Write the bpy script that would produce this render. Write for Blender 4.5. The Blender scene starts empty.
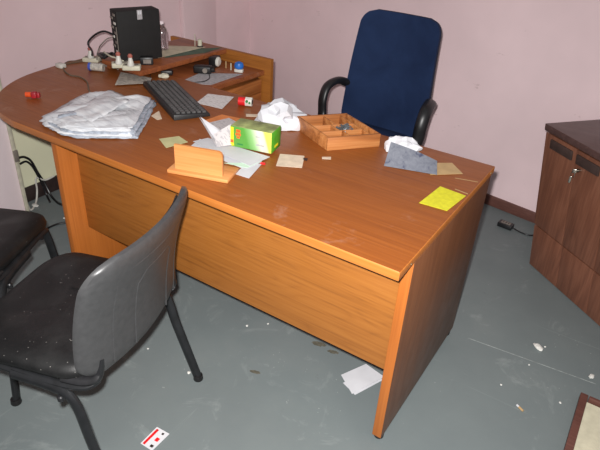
import bpy, bmesh, math, random
from mathutils import Vector, Matrix, noise
random.seed(7)
sc = bpy.context.scene
C = sc.collection
V = Vector
# ------------------------------------------------------------------ camera
CAM = V((0.38026, -1.11781, 1.56535))
RT = V((0.8356, 0.54663, 0.05448)); UP = V((-0.32178, 0.40666, 0.85503)); FW = V((-0.44523, 0.732, -0.5157))
FPX = 565.3
cd = bpy.data.cameras.new('camera'); cam = bpy.data.objects.new('camera', cd); C.objects.link(cam)
cd.sensor_width = 36; cd.lens = FPX / 600 * 36; cd.clip_start = .02
m = Matrix((RT, UP, -FW)).transposed().to_4x4(); m.translation = CAM; cam.matrix_world = m
sc.camera = cam
def at(u, v, z):
    d = FW + RT * ((u - 300) / FPX) - UP * ((v - 225) / FPX)
    return CAM + d * ((z - CAM.z) / d.z)

# ------------------------------------------------------------------ colour and materials
def lin(c):
    return tuple(((x / 255) / 12.92 if x / 255 <= .04045 else ((x / 255 + .055) / 1.055) ** 2.4) for x in c) + (1,)
class NT:
    def __init__(s, name):
        s.m = bpy.data.materials.new(name); s.m.use_nodes = True
        s.t = s.m.node_tree; s.b = s.t.nodes['Principled BSDF']
    def n(s, typ, **k):
        o = s.t.nodes.new(typ)
        for a, b in k.items(): setattr(o, a, b)
        return o
    def l(s, a, b): s.t.links.new(a, b)
    def coord(s, scale=(1, 1, 1), rot=(0, 0, 0)):
        tc = s.n('ShaderNodeTexCoord'); mp = s.n('ShaderNodeMapping')
        mp.inputs['Scale'].default_value = scale; mp.inputs['Rotation'].default_value = rot
        s.l(tc.outputs['Object'], mp.inputs['Vector']); return mp.outputs['Vector']
    def noise(s, vec, scale, detail=4, rough=.5, dist=0):
        o = s.n('ShaderNodeTexNoise'); o.inputs['Scale'].default_value = scale; o.inputs['Detail'].default_value = detail
        o.inputs['Roughness'].default_value = rough; o.inputs['Distortion'].default_value = dist
        s.l(vec, o.inputs['Vector']); return o.outputs['Fac']
    def ramp(s, fac, stops):
        o = s.n('ShaderNodeValToRGB'); e = o.color_ramp.elements
        while len(e) < len(stops): e.new(.5)
        for i, (p, c) in enumerate(stops):
            e[i].position = p; e[i].color = c if len(c) == 4 else lin(c)
        s.l(fac, o.inputs['Fac']); return o.outputs['Color']
    def math(s, op, a, b=0.0):
        o = s.n('ShaderNodeMath', operation=op)
        for i, x in enumerate((a, b)):
            if isinstance(x, (int, float)): o.inputs[i].default_value = x
            else: s.l(x, o.inputs[i])
        return o.outputs[0]
    def mix(s, fac, a, b, mode='MIX'):
        o = s.n('ShaderNodeMix', data_type='RGBA', blend_type=mode)
        for i, x in ((0, fac), (6, a), (7, b)):
            if isinstance(x, (int, float)): o.inputs[i].default_value = x
            elif isinstance(x, tuple): o.inputs[i].default_value = x if len(x) == 4 else lin(x)
            else: s.l(x, o.inputs[i])
        return o.outputs[2]
    def bump(s, h, strength=.2, dist=.002):
        o = s.n('ShaderNodeBump'); o.inputs['Strength'].default_value = strength; o.inputs['Distance'].default_value = dist
        s.l(h, o.inputs['Height']); s.l(o.outputs['Normal'], s.b.inputs['Normal'])
    def done(s, col, rough=.5, metal=0, spec=.5, trans=0, coat=0):
        if isinstance(col, tuple): s.b.inputs['Base Color'].default_value = col if len(col) == 4 else lin(col)
        else: s.l(col, s.b.inputs['Base Color'])
        if isinstance(rough, (int, float)): s.b.inputs['Roughness'].default_value = rough
        else: s.l(rough, s.b.inputs['Roughness'])
        s.b.inputs['Metallic'].default_value = metal; s.b.inputs['Specular IOR Level'].default_value = spec
        s.b.inputs['Transmission Weight'].default_value = trans; s.b.inputs['Coat Weight'].default_value = coat
        return s.m
def plain(name, c, rough=.5, var=.12, vs=30, bump=0, **k):
    t = NT(name); v = t.coord()
    f = t.noise(v, vs, 3)
    lo = tuple(max(0, x * (1 - var)) for x in c); hi = tuple(min(255, x * (1 + var)) for x in c)
    col = t.ramp(f, [(.3, lo), (.7, hi)])
    if bump: t.bump(t.noise(v, vs * 6, 3), bump, .001)
    return t.done(col, rough, **k)
def wood(name, dark, mid, light, axis='x', k=9, rough=.38, grain=1.0, stain=0.0, cross=7, spec=.5, coat=0, lines=False):
    t = NT(name)
    sc1 = {'x': (1, cross, cross), 'y': (cross, 1, cross), 'z': (cross, cross, 1)}[axis]
    sc2 = {'x': (3, 130, 130), 'y': (130, 3, 130), 'z': (130, 130, 3)}[axis]
    v = t.coord(sc1); f = t.noise(v, 1.1, 2, .4, .35)
    s = t.math('SINE', t.math('MULTIPLY', f, k * 6.28)); s = t.math('ADD', t.math('MULTIPLY', s, .5), .5)
    if lines: s = t.math('POWER', s, .35)
    g = t.noise(t.coord(sc2), 1.0, 3, .6)
    a = t.math('ADD', t.math('MULTIPLY', s, .32 * grain), t.math('MULTIPLY', g, 1 - .32 * grain))
    col = t.ramp(a, [(.25, dark), (.5, mid), (.75, light)])
    big = t.noise(t.coord(), 2.2, 3)
    col = t.mix(t.math('MULTIPLY', big, .25), col, mid)
    if stain:
        n2 = t.ramp(t.noise(t.coord(), 9, 6, .7, .6), [(.6, (0, 0, 0, 1)), (.68, (1, 1, 1, 1))])
        col = t.mix(t.math('MULTIPLY', n2, stain), col, (205, 175, 160))
    r = t.math('ADD', t.math('MULTIPLY', t.noise(t.coord(), 14, 4), .22), rough - .1)
    t.bump(g, .05, .0006)
    return t.done(col, r, spec=spec, coat=coat)

M = {}
M['desk'] = wood('cherry_veneer_lengthwise', (122, 64, 22), (138, 75, 27), (152, 86, 33), 'x', 9, .40, .22, .12, lines=True)
M['desk_front'] = wood('cherry_veneer_front', (126, 75, 28), (152, 93, 36), (163, 103, 43), 'x', 15, .45, .4, lines=True)
M['desk_side_shaded'] = wood('cherry_veneer_side_shaded', (92, 55, 34), (110, 68, 42), (122, 78, 50), 'z', 6, .42, .5)  # duller veneer tint, with the shade of grazing light put into the colour
M['desk_edge'] = wood('cherry_edge_band', (160, 92, 36), (182, 108, 46), (196, 122, 58), 'x', 4, .4, .3)
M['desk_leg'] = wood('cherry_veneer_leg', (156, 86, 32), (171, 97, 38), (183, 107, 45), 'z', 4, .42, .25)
M['unit'] = wood('cherry_veneer_unit', (110, 58, 32), (138, 76, 42), (160, 94, 50), 'x', 6, .42, .5, .1)
M['unit_front'] = wood('cherry_drawer_front', (135, 78, 38), (165, 98, 50), (185, 118, 62), 'y', 6, .42, .5)
M['walnut'] = wood('walnut_laminate', (96, 60, 46), (116, 74, 56), (132, 88, 68), 'z', 8, .42, .5, cross=6)
M['walnut_top'] = wood('dark_walnut_top', (72, 52, 50), (86, 64, 60), (98, 74, 70), 'x', 6, .4, .4)
M['pine'] = wood('light_beech', (184, 116, 60), (204, 136, 78), (216, 152, 96), 'x', 3, .45, .6)
M['rustic'] = wood('rustic_olive_wood', (122, 70, 30), (168, 104, 54), (196, 136, 82), 'x', 5, .55, .7, cross=9)
M['black_plastic'] = plain('black_plastic', (26, 26, 28), .38, .2)
M['soft_black'] = plain('black_soft_plastic', (22, 21, 22), .45, .2)
M['shell'] = plain('charcoal_plastic_shell', (58, 58, 59), .42, .06, 60, .12)
M['steel_black'] = plain('black_painted_steel', (24, 25, 27), .4, .2)
M['white_plastic'] = plain('white_plastic', (205, 203, 195), .45, .05)
M['cream_plastic'] = plain('cream_plastic', (196, 192, 172), .5, .06)
M['chrome'] = plain('worn_chrome', (190, 185, 175), .25, .1, metal=1)
M['handle_brown'] = plain('dark_brown_plastic', (62, 48, 44), .5, .1)
M['red'] = plain('red_plastic', (208, 28, 34), .4, .1)
M['orange_plastic'] = plain('orange_plastic', (226, 84, 34), .4, .1)
M['darkred'] = plain('dark_red_plastic', (160, 34, 44), .4, .1)
M['blue_plastic'] = plain('blue_plastic', (38, 108, 196), .4, .1)
M['blue_dark'] = plain('blue_cap', (66, 84, 170), .45, .1)
M['green_dark'] = plain('dark_green_paper', (72, 92, 76), .7, .15, 20)
M['paper'] = plain('white_paper', (198, 198, 202), .75, .03, 12)
M['paper_grey'] = plain('grey_printed_paper', (168, 164, 166), .75, .1, 60)
M['tissue'] = plain('white_tissue', (200, 200, 205), .85, .03, 18, .1)
M['yellow'] = plain('yellow_note_paper', (198, 192, 38), .7, .05, 60)
M['tan'] = plain('tan_card', (176, 146, 104), .75, .06, 20)
M['pale_green'] = plain('pale_green_paper', (182, 178, 132), .75, .05, 20)
M['cream_paper'] = plain('cream_paper', (210, 190, 168), .75, .06, 30)
M['orange_card'] = plain('orange_card', (204, 122, 66), .7, .08, 25)
M['crumb'] = plain('white_plaster_crumb', (215, 214, 208), .85, .1, 90)
M['lens_green'] = plain('green_print', (40, 120, 60), .6, .1)
M['cable_grey'] = plain('grey_cable', (120, 112, 104), .55, .1)
M['olive'] = plain('olive_brown_cable', (96, 84, 66), .55, .1)
M['graphite'] = plain('graphite_panel', (36, 35, 35), .7, .06, spec=.25)
M['screw'] = plain('dull_screw_metal', (150, 135, 105), .4, .1, metal=.6)

def dusty(name, base, dust, amount=.55, rough=.42, bump=.25, fine=260):
    t = NT(name); v = t.coord()
    sp = t.n('ShaderNodeTexVoronoi'); sp.inputs['Scale'].default_value = 75; t.l(v, sp.inputs['Vector'])
    k = t.ramp(sp.outputs['Distance'], [(.0, (1, 1, 1, 1)), (.13, (0, 0, 0, 1))])
    msk = t.ramp(t.noise(v, 22, 3), [(.5, (0, 0, 0, 1)), (.56, (1, 1, 1, 1))])
    spots = t.mix(1.0, k, msk, 'MULTIPLY')
    cl = t.ramp(t.noise(v, 6, 5, .65), [(.48, (0, 0, 0, 1)), (.75, (1, 1, 1, 1))])
    col = t.mix(t.math('MULTIPLY', cl, amount * .35), base, dust)
    col = t.mix(t.math('MULTIPLY', spots, amount), col, (200, 196, 188))
    t.bump(t.noise(v, fine, 2), bump, .0008)
    return t.done(col, rough)
M['vinyl'] = dusty('dusty_black_vinyl', (12, 12, 13), (76, 76, 75), .5, .5)

def fabric(name, c1, c2):
    t = NT(name); v = t.coord()
    w = t.noise(v, 420, 2)
    big = t.ramp(t.noise(v, 5, 4, .6, .4), [(.35, c1), (.75, c2)])
    col = t.mix(t.math('MULTIPLY', w, .35), big, tuple(x * .55 for x in c1))
    t.bump(w, .3, .001)
    return t.done(col, .85, spec=.2)
M['blue_fabric'] = fabric('navy_fabric', (24, 40, 72), (36, 55, 92))

def wallmat(name, c, blot=(170, 140, 138)):
    t = NT(name); v = t.coord()
    a = t.noise(v, 1.3, 4, .6)
    lo = tuple(x * .95 for x in c); hi = tuple(min(255, x * 1.03) for x in c)
    col = t.ramp(a, [(.3, lo), (.7, hi)])
    d = t.ramp(t.noise(t.coord((1, 1, 2.2)), 7, 5, .7), [(.655, (0, 0, 0, 1)), (.70, (1, 1, 1, 1))])
    col = t.mix(t.math('MULTIPLY', d, .35), col, blot)
    t.bump(t.noise(v, 60, 4), .12, .002)
    return t.done(col, .6, spec=.3)
M['pink'] = wallmat('pink_wall_paint', (236, 211, 214))
M['pink_light'] = wallmat('light_pink_pillar_paint', (250, 232, 236))
M['cream_wall'] = wallmat('cream_wall_paint', (236, 236, 204), (170, 168, 140))
M['base'] = wood('brown_skirting', (82, 50, 44), (98, 62, 54), (112, 74, 64), 'x', 3, .5, .3)
M['base_dark'] = plain('dark_skirting', (48, 36, 34), .5, .15)

def floormat():
    t = NT('grey_painted_floor'); v = t.coord()
    a = t.noise(v, 1.6, 5, .6)
    col = t.ramp(a, [(.3, (103, 111, 112)), (.55, (112, 120, 120)), (.75, (122, 128, 127))])
    fine = t.noise(v, 180, 3, .7)
    col = t.mix(t.math('MULTIPLY', fine, .22), col, (100, 108, 110))
    sp = t.n('ShaderNodeTexVoronoi'); sp.inputs['Scale'].default_value = 42; t.l(v, sp.inputs['Vector'])
    k = t.ramp(sp.outputs['Distance'], [(.05, (1, 1, 1, 1)), (.11, (0, 0, 0, 1))])
    msk = t.ramp(t.noise(v, 3.2, 4), [(.54, (0, 0, 0, 1)), (.60, (1, 1, 1, 1))])
    col = t.mix(t.math('MULTIPLY', t.mix(1.0, k, msk, 'MULTIPLY'), .7), col, (168, 172, 168))
    sm = t.ramp(t.noise(v, 4.5, 8, .75, 1.2), [(.57, (0, 0, 0, 1)), (.7, (1, 1, 1, 1))])
    col = t.mix(t.math('MULTIPLY', sm, .35), col, (158, 164, 162))
    dk = t.ramp(t.noise(v, 7, 6, .7, .3), [(.66, (0, 0, 0, 1)), (.72, (1, 1, 1, 1))])
    col = t.mix(t.math('MULTIPLY', dk, .35), col, (70, 72, 66))
    for sc_, w in (((.8, 26, 1), .35), ((22, .9, 1), .25)):
        s = t.ramp(t.noise(t.coord(sc_, (0, 0, .35)), 1.2, 2, .5), [(.705, (0, 0, 0, 1)), (.72, (1, 1, 1, 1)), (.735, (0, 0, 0, 1))])
        col = t.mix(t.math('MULTIPLY', s, w), col, (140, 148, 146))
    t.bump(t.noise(v, 35, 4), .08, .002)
    r = t.math('ADD', t.math('MULTIPLY', t.noise(v, 9, 4), .25), .4)
    return t.done(col, r, spec=.3)
M['floor'] = floormat()

def film():
    t = NT('clear_polythene')
    w = t.noise(t.coord((1, 6, 3), (0, 0, -1.05)), 6, 5, .6, .8)
    col = t.ramp(w, [(.3, (182, 184, 190)), (.5, (206, 208, 212)), (.68, (226, 227, 229))])
    t.bump(w, .5, .006)
    return t.done(col, .25, spec=.7)
M['film'] = film()
M['film_blue'] = plain('bluish_polythene', (160, 167, 178), .25, .14, 60, .3, spec=.7)
def bubble():
    t = NT('frosted_polythene'); v = t.coord()
    w = t.noise(v, 60, 4, .6, .6)
    t.bump(w, .5, .002)
    return t.done(t.ramp(w, [(.35, (150, 146, 140)), (.7, (210, 204, 192))]), .3, spec=.6)
M['frost'] = bubble()
def printed(name, base, ink, sx, sy, thr=.55):
    t = NT(name)
    a = t.noise(t.coord((sx, sy, 1)), 1, 2)
    f = t.ramp(a, [(thr, (0, 0, 0, 1)), (thr + .03, (1, 1, 1, 1))])
    return t.done(t.mix(t.math('MULTIPLY', f, .38), base, ink), .7)
M['print'] = printed('printed_sheet', (214, 208, 206), (120, 110, 112), 40, 190)
M['print_grey'] = printed('printed_grey_leaflet', (190, 184, 184), (110, 108, 118), 70, 120)
def box_green():
    t = NT('green_carton_print')
    tc = t.n('ShaderNodeTexCoord'); sp = t.n('ShaderNodeSeparateXYZ'); t.l(tc.outputs['Object'], sp.inputs[0])
    x = t.math('ADD', t.math('MULTIPLY', sp.outputs['X'], 6.6), .5)
    d = t.math('ADD', x, t.math('MULTIPLY', sp.outputs['Z'], 2.0))
    col = t.ramp(d, [(.02, (168, 184, 36)), (.12, (88, 150, 62)), (.45, (84, 148, 60)), (.62, (132, 178, 112)), (.8, (204, 208, 190)), (.93, (208, 208, 176)), (.98, (196, 196, 84))])
    return t.done(col, .4)
M['carton'] = box_green()
M['carton_end'] = plain('bright_green_carton', (74, 164, 42), .4, .08)
M['carton_top'] = plain('carton_top_print', (142, 150, 96), .45, .28, 22)
M['carton_yellow'] = plain('yellow_ink', (238, 214, 40), .4, .05)
M['carton_orange'] = plain('orange_ink', (234, 96, 40), .4, .05)
def camo():
    t = NT('grey_card_print'); v = t.coord()
    a = t.noise(v, 45, 4, .6, .8)
    return t.done(t.ramp(a, [(.32, (60, 64, 86)), (.4, (96, 99, 110)), (.7, (114, 117, 126))]), .6)
M['camo'] = camo()

# ------------------------------------------------------------------ mesh kit
def finish(name, bm, mat, parent=None, smooth=35):
    bmesh.ops.recalc_face_normals(bm, faces=bm.faces)
    me = bpy.data.meshes.new(name); bm.to_mesh(me); bm.free()
    me.materials.append(M[mat] if isinstance(mat, str) else mat)
    if smooth:
        for p in me.polygons: p.use_smooth = True
        try: me.set_sharp_from_angle(angle=math.radians(smooth))
        except Exception: pass
    o = bpy.data.objects.new(name, me); C.objects.link(o)
    if parent: o.parent = parent
    return o
def tag(o, label, cat, group=None):
    o['label'] = label; o['category'] = cat
    if group: o['group'] = group
    return o
def thing(name, label, cat, loc=(0, 0, 0), rz=0, group=None):
    o = bpy.data.objects.new(name, None); C.objects.link(o); o.empty_display_size = .05
    o.location = loc; o.rotation_euler = (0, 0, rz); return tag(o, label, cat, group)
def struct(name, bm, mat, smooth=35):
    o = finish(name, bm, mat, None, smooth); o['kind'] = 'structure'; return o
def solo(name, bm, mat, label, cat, loc=None, rz=0, group=None, smooth=35):
    o = finish(name, bm, mat, None, smooth)
    if loc is not None: o.location = loc
    o.rotation_euler = (0, 0, rz)
    return tag(o, label, cat, group)
def recenter(o):
    vs = [v.co for v in o.data.vertices]
    c = V(((min(v.x for v in vs) + max(v.x for v in vs)) / 2, (min(v.y for v in vs) + max(v.y for v in vs)) / 2, min(v.z for v in vs)))
    o.data.transform(Matrix.Translation(-c)); o.location = c; return o
def NB(): return bmesh.new()
def box(bm, lo, hi, bev=.0, seg=2, mat=None):
    r = bmesh.ops.create_cube(bm, size=1); vs = r['verts']
    for v in vs:
        v.co = V([lo[i] + (v.co[i] + .5) * (hi[i] - lo[i]) for i in range(3)])
        if mat: v.co = mat @ v.co
    if bev:
        es = list({e for v in vs for e in v.link_edges})
        bmesh.ops.bevel(bm, geom=es, offset=bev, segments=seg, profile=.5, affect='EDGES')
    return bm
def prism(bm, pts, z0, z1, bev=0, seg=2):
    lo = [bm.verts.new((p[0], p[1], z0)) for p in pts]; hi = [bm.verts.new((p[0], p[1], z1)) for p in pts]
    f0 = bm.faces.new(lo[::-1]); f1 = bm.faces.new(hi); n = len(pts)
    for i in range(n): bm.faces.new((lo[i], lo[(i + 1) % n], hi[(i + 1) % n], hi[i]))
    if bev: bmesh.ops.bevel(bm, geom=list(f0.edges) + list(f1.edges), offset=bev, segments=seg, profile=.5, affect='EDGES')
    return bm
def hull8(bm, b, t, bev=0):
    lo = [bm.verts.new(p) for p in b]; hi = [bm.verts.new(p) for p in t]; n = len(b)
    fs = [bm.faces.new(lo[::-1]), bm.faces.new(hi)]
    for i in range(n): fs.append(bm.faces.new((lo[i], lo[(i + 1) % n], hi[(i + 1) % n], hi[i])))
    if bev: bmesh.ops.bevel(bm, geom=list({e for f in fs for e in f.edges}), offset=bev, segments=2, profile=.5, affect='EDGES')
    return bm
def smoothpath(P, n=8):
    P = [V(p) for p in P]; out = []
    for i in range(len(P) - 1):
        p0 = P[max(i - 1, 0)]; p1 = P[i]; p2 = P[i + 1]; p3 = P[min(i + 2, len(P) - 1)]
        for k in range(n):
            t = k / n
            out.append(.5 * ((2 * p1) + (p2 - p0) * t + (2 * p0 - 5 * p1 + 4 * p2 - p3) * t * t + (3 * p1 - p0 - 3 * p2 + p3) * t ** 3))
    out.append(P[-1]); return out
def tube(bm, P, r, seg=10, ry=None, smooth=0, radii=None, up=V((0, 0, 1))):
    if smooth: P = smoothpath(P, smooth)
    P = [V(p) for p in P]; rings = []; n = len(P); prev = None
    for i, p in enumerate(P):
        t = (P[min(i + 1, n - 1)] - P[max(i - 1, 0)]).normalized()
        if prev is None:
            a = up if abs(t.dot(up)) < .95 else V((1, 0, 0))
            x = t.cross(a).normalized()
        else:
            x = (prev - t * prev.dot(t)).normalized()
        prev = x; y = t.cross(x).normalized(); rr = radii[i * (len(radii) - 1) // max(n - 1, 1)] if radii else r; r2 = (ry / r * rr) if ry else rr
        rings.append([bm.verts.new(p + x * math.cos(2 * math.pi * k / seg) * rr + y * math.sin(2 * math.pi * k / seg) * r2) for k in range(seg)])
    for a, b in zip(rings, rings[1:]):
        for k in range(seg): bm.faces.new((a[k], a[(k + 1) % seg], b[(k + 1) % seg], b[k]))
    bm.faces.new(rings[0][::-1]); bm.faces.new(rings[-1]); return bm
def cyl(bm, a, b, r, seg=20, r2=None):
    return tube(bm, [a, b], r, seg) if r2 is None else tube(bm, [a, b], r, seg, radii=[r, r2])
def lathe(bm, prof, seg=24, cx=0, cy=0):
    rings = []
    for r, z in prof:
        rings.append([bm.verts.new((cx + r * math.cos(2 * math.pi * k / seg), cy + r * math.sin(2 * math.pi * k / seg), z)) for k in range(seg)])
    for a, b in zip(rings, rings[1:]):
        for k in range(seg): bm.faces.new((a[k], a[(k + 1) % seg], b[(k + 1) % seg], b[k]))
    bm.faces.new(rings[0][::-1]); bm.faces.new(rings[-1]); return bm
def sheet(bm, q, th=.0008, n=8, f=None):
    """a thin sheet over the quad q (four 3D corners), f(s,t) lifts it"""
    q = [V(p) for p in q]; g = []
    for layer in (0, 1):
        rows = []
        for i in range(n + 1):
            row = []
            for j in range(n + 1):
                s, t = i / n, j / n
                p = (q[0] * (1 - s) + q[1] * s) * (1 - t) + (q[3] * (1 - s) + q[2] * s) * t
                if f: p = p + V((0, 0, f(s, t)))
                nn = (q[1] - q[0]).cross(q[3] - q[0]).normalized()
                row.append(bm.verts.new(p + nn * th * layer))
            rows.append(row)
        g.append(rows)
    for i in range(n):
        for j in range(n):
            bm.faces.new((g[0][i][j], g[0][i][j + 1], g[0][i + 1][j + 1], g[0][i + 1][j]))
            bm.faces.new((g[1][i][j], g[1][i + 1][j], g[1][i + 1][j + 1], g[1][i][j + 1]))
    for i in range(n):
        for (a, b) in (((i, 0), (i + 1, 0)), ((i + 1, n), (i, n)), ((0, i + 1), (0, i)), ((n, i), (n, i + 1))):
            bm.faces.new((g[0][a[0]][a[1]], g[0][b[0]][b[1]], g[1][b[0]][b[1]], g[1][a[0]][a[1]]))
    return bm
def crumple(bm, c, s, sub=4, amp=.35, freq=9, seed=0, floorz=None):
    r = bmesh.ops.create_icosphere(bm, subdivisions=sub, radius=1); c = V(c); rn = random.Random(seed)
    for v in r['verts']:
        d = v.co.normalized(); q = d * freq * .25 + V((seed, seed * 2, 0))
        k = 1 + amp * noise.noise(q * .7) * 1.3 + amp * .5 * noise.noise(q * 1.7) + amp * .28 * (rn.random() - .5)
        v.co = c + V((d.x * s[0] * k, d.y * s[1] * k, d.z * s[2] * k))
        if floorz is not None and v.co.z < floorz: v.co.z = floorz + random.random() * .0003
    return bm
def rrect(w, h, r, n=5):
    pts = []
    for cx, cy, a0 in ((w / 2 - r, h / 2 - r, 0), (-w / 2 + r, h / 2 - r, 90), (-w / 2 + r, -h / 2 + r, 180), (w / 2 - r, -h / 2 + r, 270)):
        for k in range(n + 1):
            a = math.radians(a0 + 90 * k / n); pts.append((cx + r * math.cos(a), cy + r * math.sin(a)))
    return pts

# ------------------------------------------------------------------ the room
b = NB(); box(b, (-3.2, -2.2, -.1), (3.2, 3.0, 0)); struct('floor', b, 'floor')
WA = V((-2.29, 2.37, 0)); WD = V((.985, -.173, 0)).normalized(); WN = V((.173, .985, 0))
def slab(bm, a, d, n, s0, s1, th, z0, z1, bev=0):
    pts = [a + d * s0, a + d * s1, a + d * s1 + n * th, a + d * s0 + n * th]
    return hull8(bm, [V((p.x, p.y, z0)) for p in pts], [V((p.x, p.y, z1)) for p in pts], bev)
b = NB(); slab(b, WA, WD, WN, 0, 4.6, .12, 0, 3.4); struct('wall_back', b, 'pink')
b = NB(); slab(b, WA, WD, -WN, .03, 4.4, .014, 0, .062, .002); struct('baseboard_back', b, 'base')
b = NB(); box(b, (-2.41, .28, 0), (-2.29, 2.5, 3.4)); struct('wall_left', b, 'pink')
b = NB(); box(b, (-2.29, .30, .07), (-2.281, 1.0, .60)); struct('trim_1', b, 'cream_wall')
b = NB(); box(b, (-2.29, .30, 0), (-2.272, 1.55, .085), .002); struct('baseboard_left', b, 'base_dark')
b = NB(); box(b, (-2.29, 1.64, 0), (-2.255, 1.95, 3.4), .003); struct('trim_2', b, 'pink')
b = NB(); box(b, (-2.45, -2.2, 0), (-2.12, .28, 3.4), .003); struct('wall_pillar', b, 'pink_light')
# ------------------------------------------------------------------ the desk
dk = thing('office_desk', 'large orange cherry wood office desk with a rounded left end', 'desk')
front = [(0, 0), (-1.58, 0), (-1.70, .022), (-1.80, .066), (-1.90, .148), (-1.98, .25), (-2.035, .365), (-2.065, .50), (-2.085, .66), (-2.08, .82), (-2.03, .93), (-1.92, 1.0), (-1.80, 1.0), (-1.74, .93), (-1.72, .81), (-1.5, .808), (0, .808)]
def rounded(pts):
    L = [V((p[0], p[1], 0)) for p in pts[1:15]]
    s = smoothpath(L, 4); return [pts[0]] + [(p.x, p.y) for p in s] + [pts[15], pts[16]]
outline = rounded(front)
b = NB(); prism(b, outline, .7225, .75, .004, 3); top = finish('desk_top', b, 'desk', dk)
top.data.materials.append(M['desk_edge'])
for p in top.data.polygons:
    if abs(p.normal.z) < .75: p.material_index = 1
b = NB(); box(b, (-.032, .102, .020), (0, .782, .7225), .002); o = finish('side_panel', b, 'desk_side_shaded', dk)
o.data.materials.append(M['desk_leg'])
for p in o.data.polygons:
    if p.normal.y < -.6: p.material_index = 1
b = NB(); box(b, (-1.397, .118, .30), (-.032, .138, .7225), .001); finish('modesty_panel', b, 'desk_front', dk)
b = NB(); box(b, (-1.427, .037, .012), (-1.397, .74, .7225), .002); finish('side_panel', b, 'desk_leg', dk)
b = NB(); lathe(b, [(.09, 0), (.09, .012), (.03, .02), (.03, .70), (.07, .71), (.07, .7225)], 24, -1.78, .66); finish('round_leg', b, 'steel_black', dk)
for (x, y) in ((-.016, .125), (-.016, .75), (-1.412, .06), (-1.412, .70)):
    b = NB(); lathe(b, [(.014, 0), (.0165, .004), (.0165, .0205)], 16, x, y); finish('foot', b, 'black_plastic', dk)
b = NB(); cyl(b, (-.0005, .075, .736), (.0008, .075, .736), .0032, 12); finish('screw', b, 'screw', dk)
b = NB(); cyl(b, (-.0005, .77, .736), (.001, .77, .736), .004, 12); finish('screw', b, 'screw', dk)
for q in (((455, 178), (478, 182)), ((455, 189), (468, 194))):
    a_, c_ = at(*q[0], .7502), at(*q[1], .7502); d_ = (c_ - a_).normalized(); n_ = V((-d_.y, d_.x, 0)) * .0022
    b = NB(); sheet(b, [a_ - n_, c_ - n_, c_ + n_, a_ + n_], .0002, 3); o = finish('worn_scratch', b, 'tan', dk); o['label'] = 'pale worn scratch in the top near its right edge'

# ------------------------------------------------------------------ drawer unit behind the desk
un = thing('drawer_unit', 'cherry wood return unit with raised shelf and drawers behind the desk', 'cabinet')
b = NB(); prism(b, [(-1.345, .815), (-1.325, 1.235), (-1.98, 1.235), (-1.98, 1.012), (-1.72, 1.012), (-1.70, .815)], .71, .735, .002); finish('unit_top', b, 'unit', un)
b = NB(); prism(b, [(-1.285, 1.237), (-1.285, 1.259), (-1.98, 1.259), (-1.98, 1.237)], 0, .797, .002); finish('back_panel', b, 'desk_front', un)
b = NB(); prism(b, [(-1.590, .645), (-1.575, 1.236), (-1.90, 1.236), (-1.87, .665)], .776, .80, .002); finish('raised_shelf', b, 'unit', un)
for y0 in (.69, 1.17):
    b = NB(); box(b, (-1.87, y0, .7505 if y0 < 1 else .7355), (-1.85, y0 + .05, .776)); finish('shelf_support', b, 'unit', un)
b = NB(); box(b, (-1.98, .83, .02), (-1.36, 1.236, .69)); finish('carcass', b, 'unit_front', un)
for k, z in enumerate((.622, .552, .482, .30, .12)):
    z1 = (.690, .619, .549, .479, .297)[k]
    b = NB(); box(b, (-1.362, .834, z), (-1.335, 1.228, z1), .002); d = finish('drawer', b, 'unit_front', un)

# ------------------------------------------------------------------ walnut cabinet on the right
O = V((.141, 1.503, 0)); CX = V((.775, -.632, 0)).normalized(); CY = V((.632, .775, 0)).normalized(); SH = V((-.157, .07, 0))
def cb(bm, x0, x1, y0, y1, z0, z1, bev=.0015):
    def P(x, y, z): return CX * x + CY * y + V((0, 0, z)) + SH * z
    bt = [P(x0, y0, z0), P(x1, y0, z0), P(x1, y1, z0), P(x0, y1, z0)]
    tp = [P(x0, y0, z1), P(x1, y0, z1), P(x1, y1, z1), P(x0, y1, z1)]
    return hull8(bm, bt, tp, bev)
cabn = thing('walnut_cabinet', 'dark walnut two-tier cabinet with black recessed handles against the pink wall', 'cabinet', O)
b = NB(); cb(b, 0, .80, .02, .42, 0, .215); finish('lower_body', b, 'walnut', cabn)
b = NB(); cb(b, -.004, .804, .018, .42, .217, .668); finish('upper_body', b, 'walnut', cabn)
b = NB(); cb(b, -.008, .81, -.008, .425, .670, .70, .003); finish('cabinet_top', b, 'walnut_top', cabn)
for k in range(4):
    b = NB(); cb(b, .001 + k * .2, .199 + k * .2, 0, .02, .004, .213); finish('lower_door', b, 'walnut', cabn)
for k in range(4):
    b = NB(); cb(b, -.003 + k * .202, .196 + k * .202, 0, .018, .219, .662); d = finish('door', b, 'walnut', cabn)
    x0 = .028 + k * .202
    b = NB(); cb(b, x0 + .012 if k % 2 == 0 else x0 - .022, x0 + (.152 if k % 2 == 0 else .11), -.010, .001, .605, .647, .004); finish('handle', b, 'handle_brown', d)
b = NB(); P0 = CX * .232 + V((0, 0, .585)) + SH * .585
lathe(b, [(.008, -.0), (.008, .012)], 14); b.transform(Matrix.Translation(P0 + CY * -.0) @ Matrix.Rotation(math.atan2(CX.y, CX.x), 4, 'Z') @ Matrix.Rotation(math.radians(90), 4, 'X')); lk = finish('lock', b, 'chrome', cabn)
kk = thing('key_bunch', 'small brass keys hanging from the lock of the walnut cabinet', 'keys', O + P0 - CY * .012)
b = NB(); cyl(b, -CY * -.004, -CY * .012, .0022, 8); box(b, (-.009, -.004, -.009), (.009, 0, .009), .002, mat=Matrix.Translation(-CY * .016)); finish('key', b, 'chrome', kk)
b = NB(); ring = [(-CY * .02 + CX * (math.cos(a) * .011) + V((0, 0, math.sin(a) * .011 - .016))) for a in [math.pi * 2 * i / 14 for i in range(15)]]; tube(b, ring, .0012, 6); finish('ring', b, 'chrome', kk)
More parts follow.
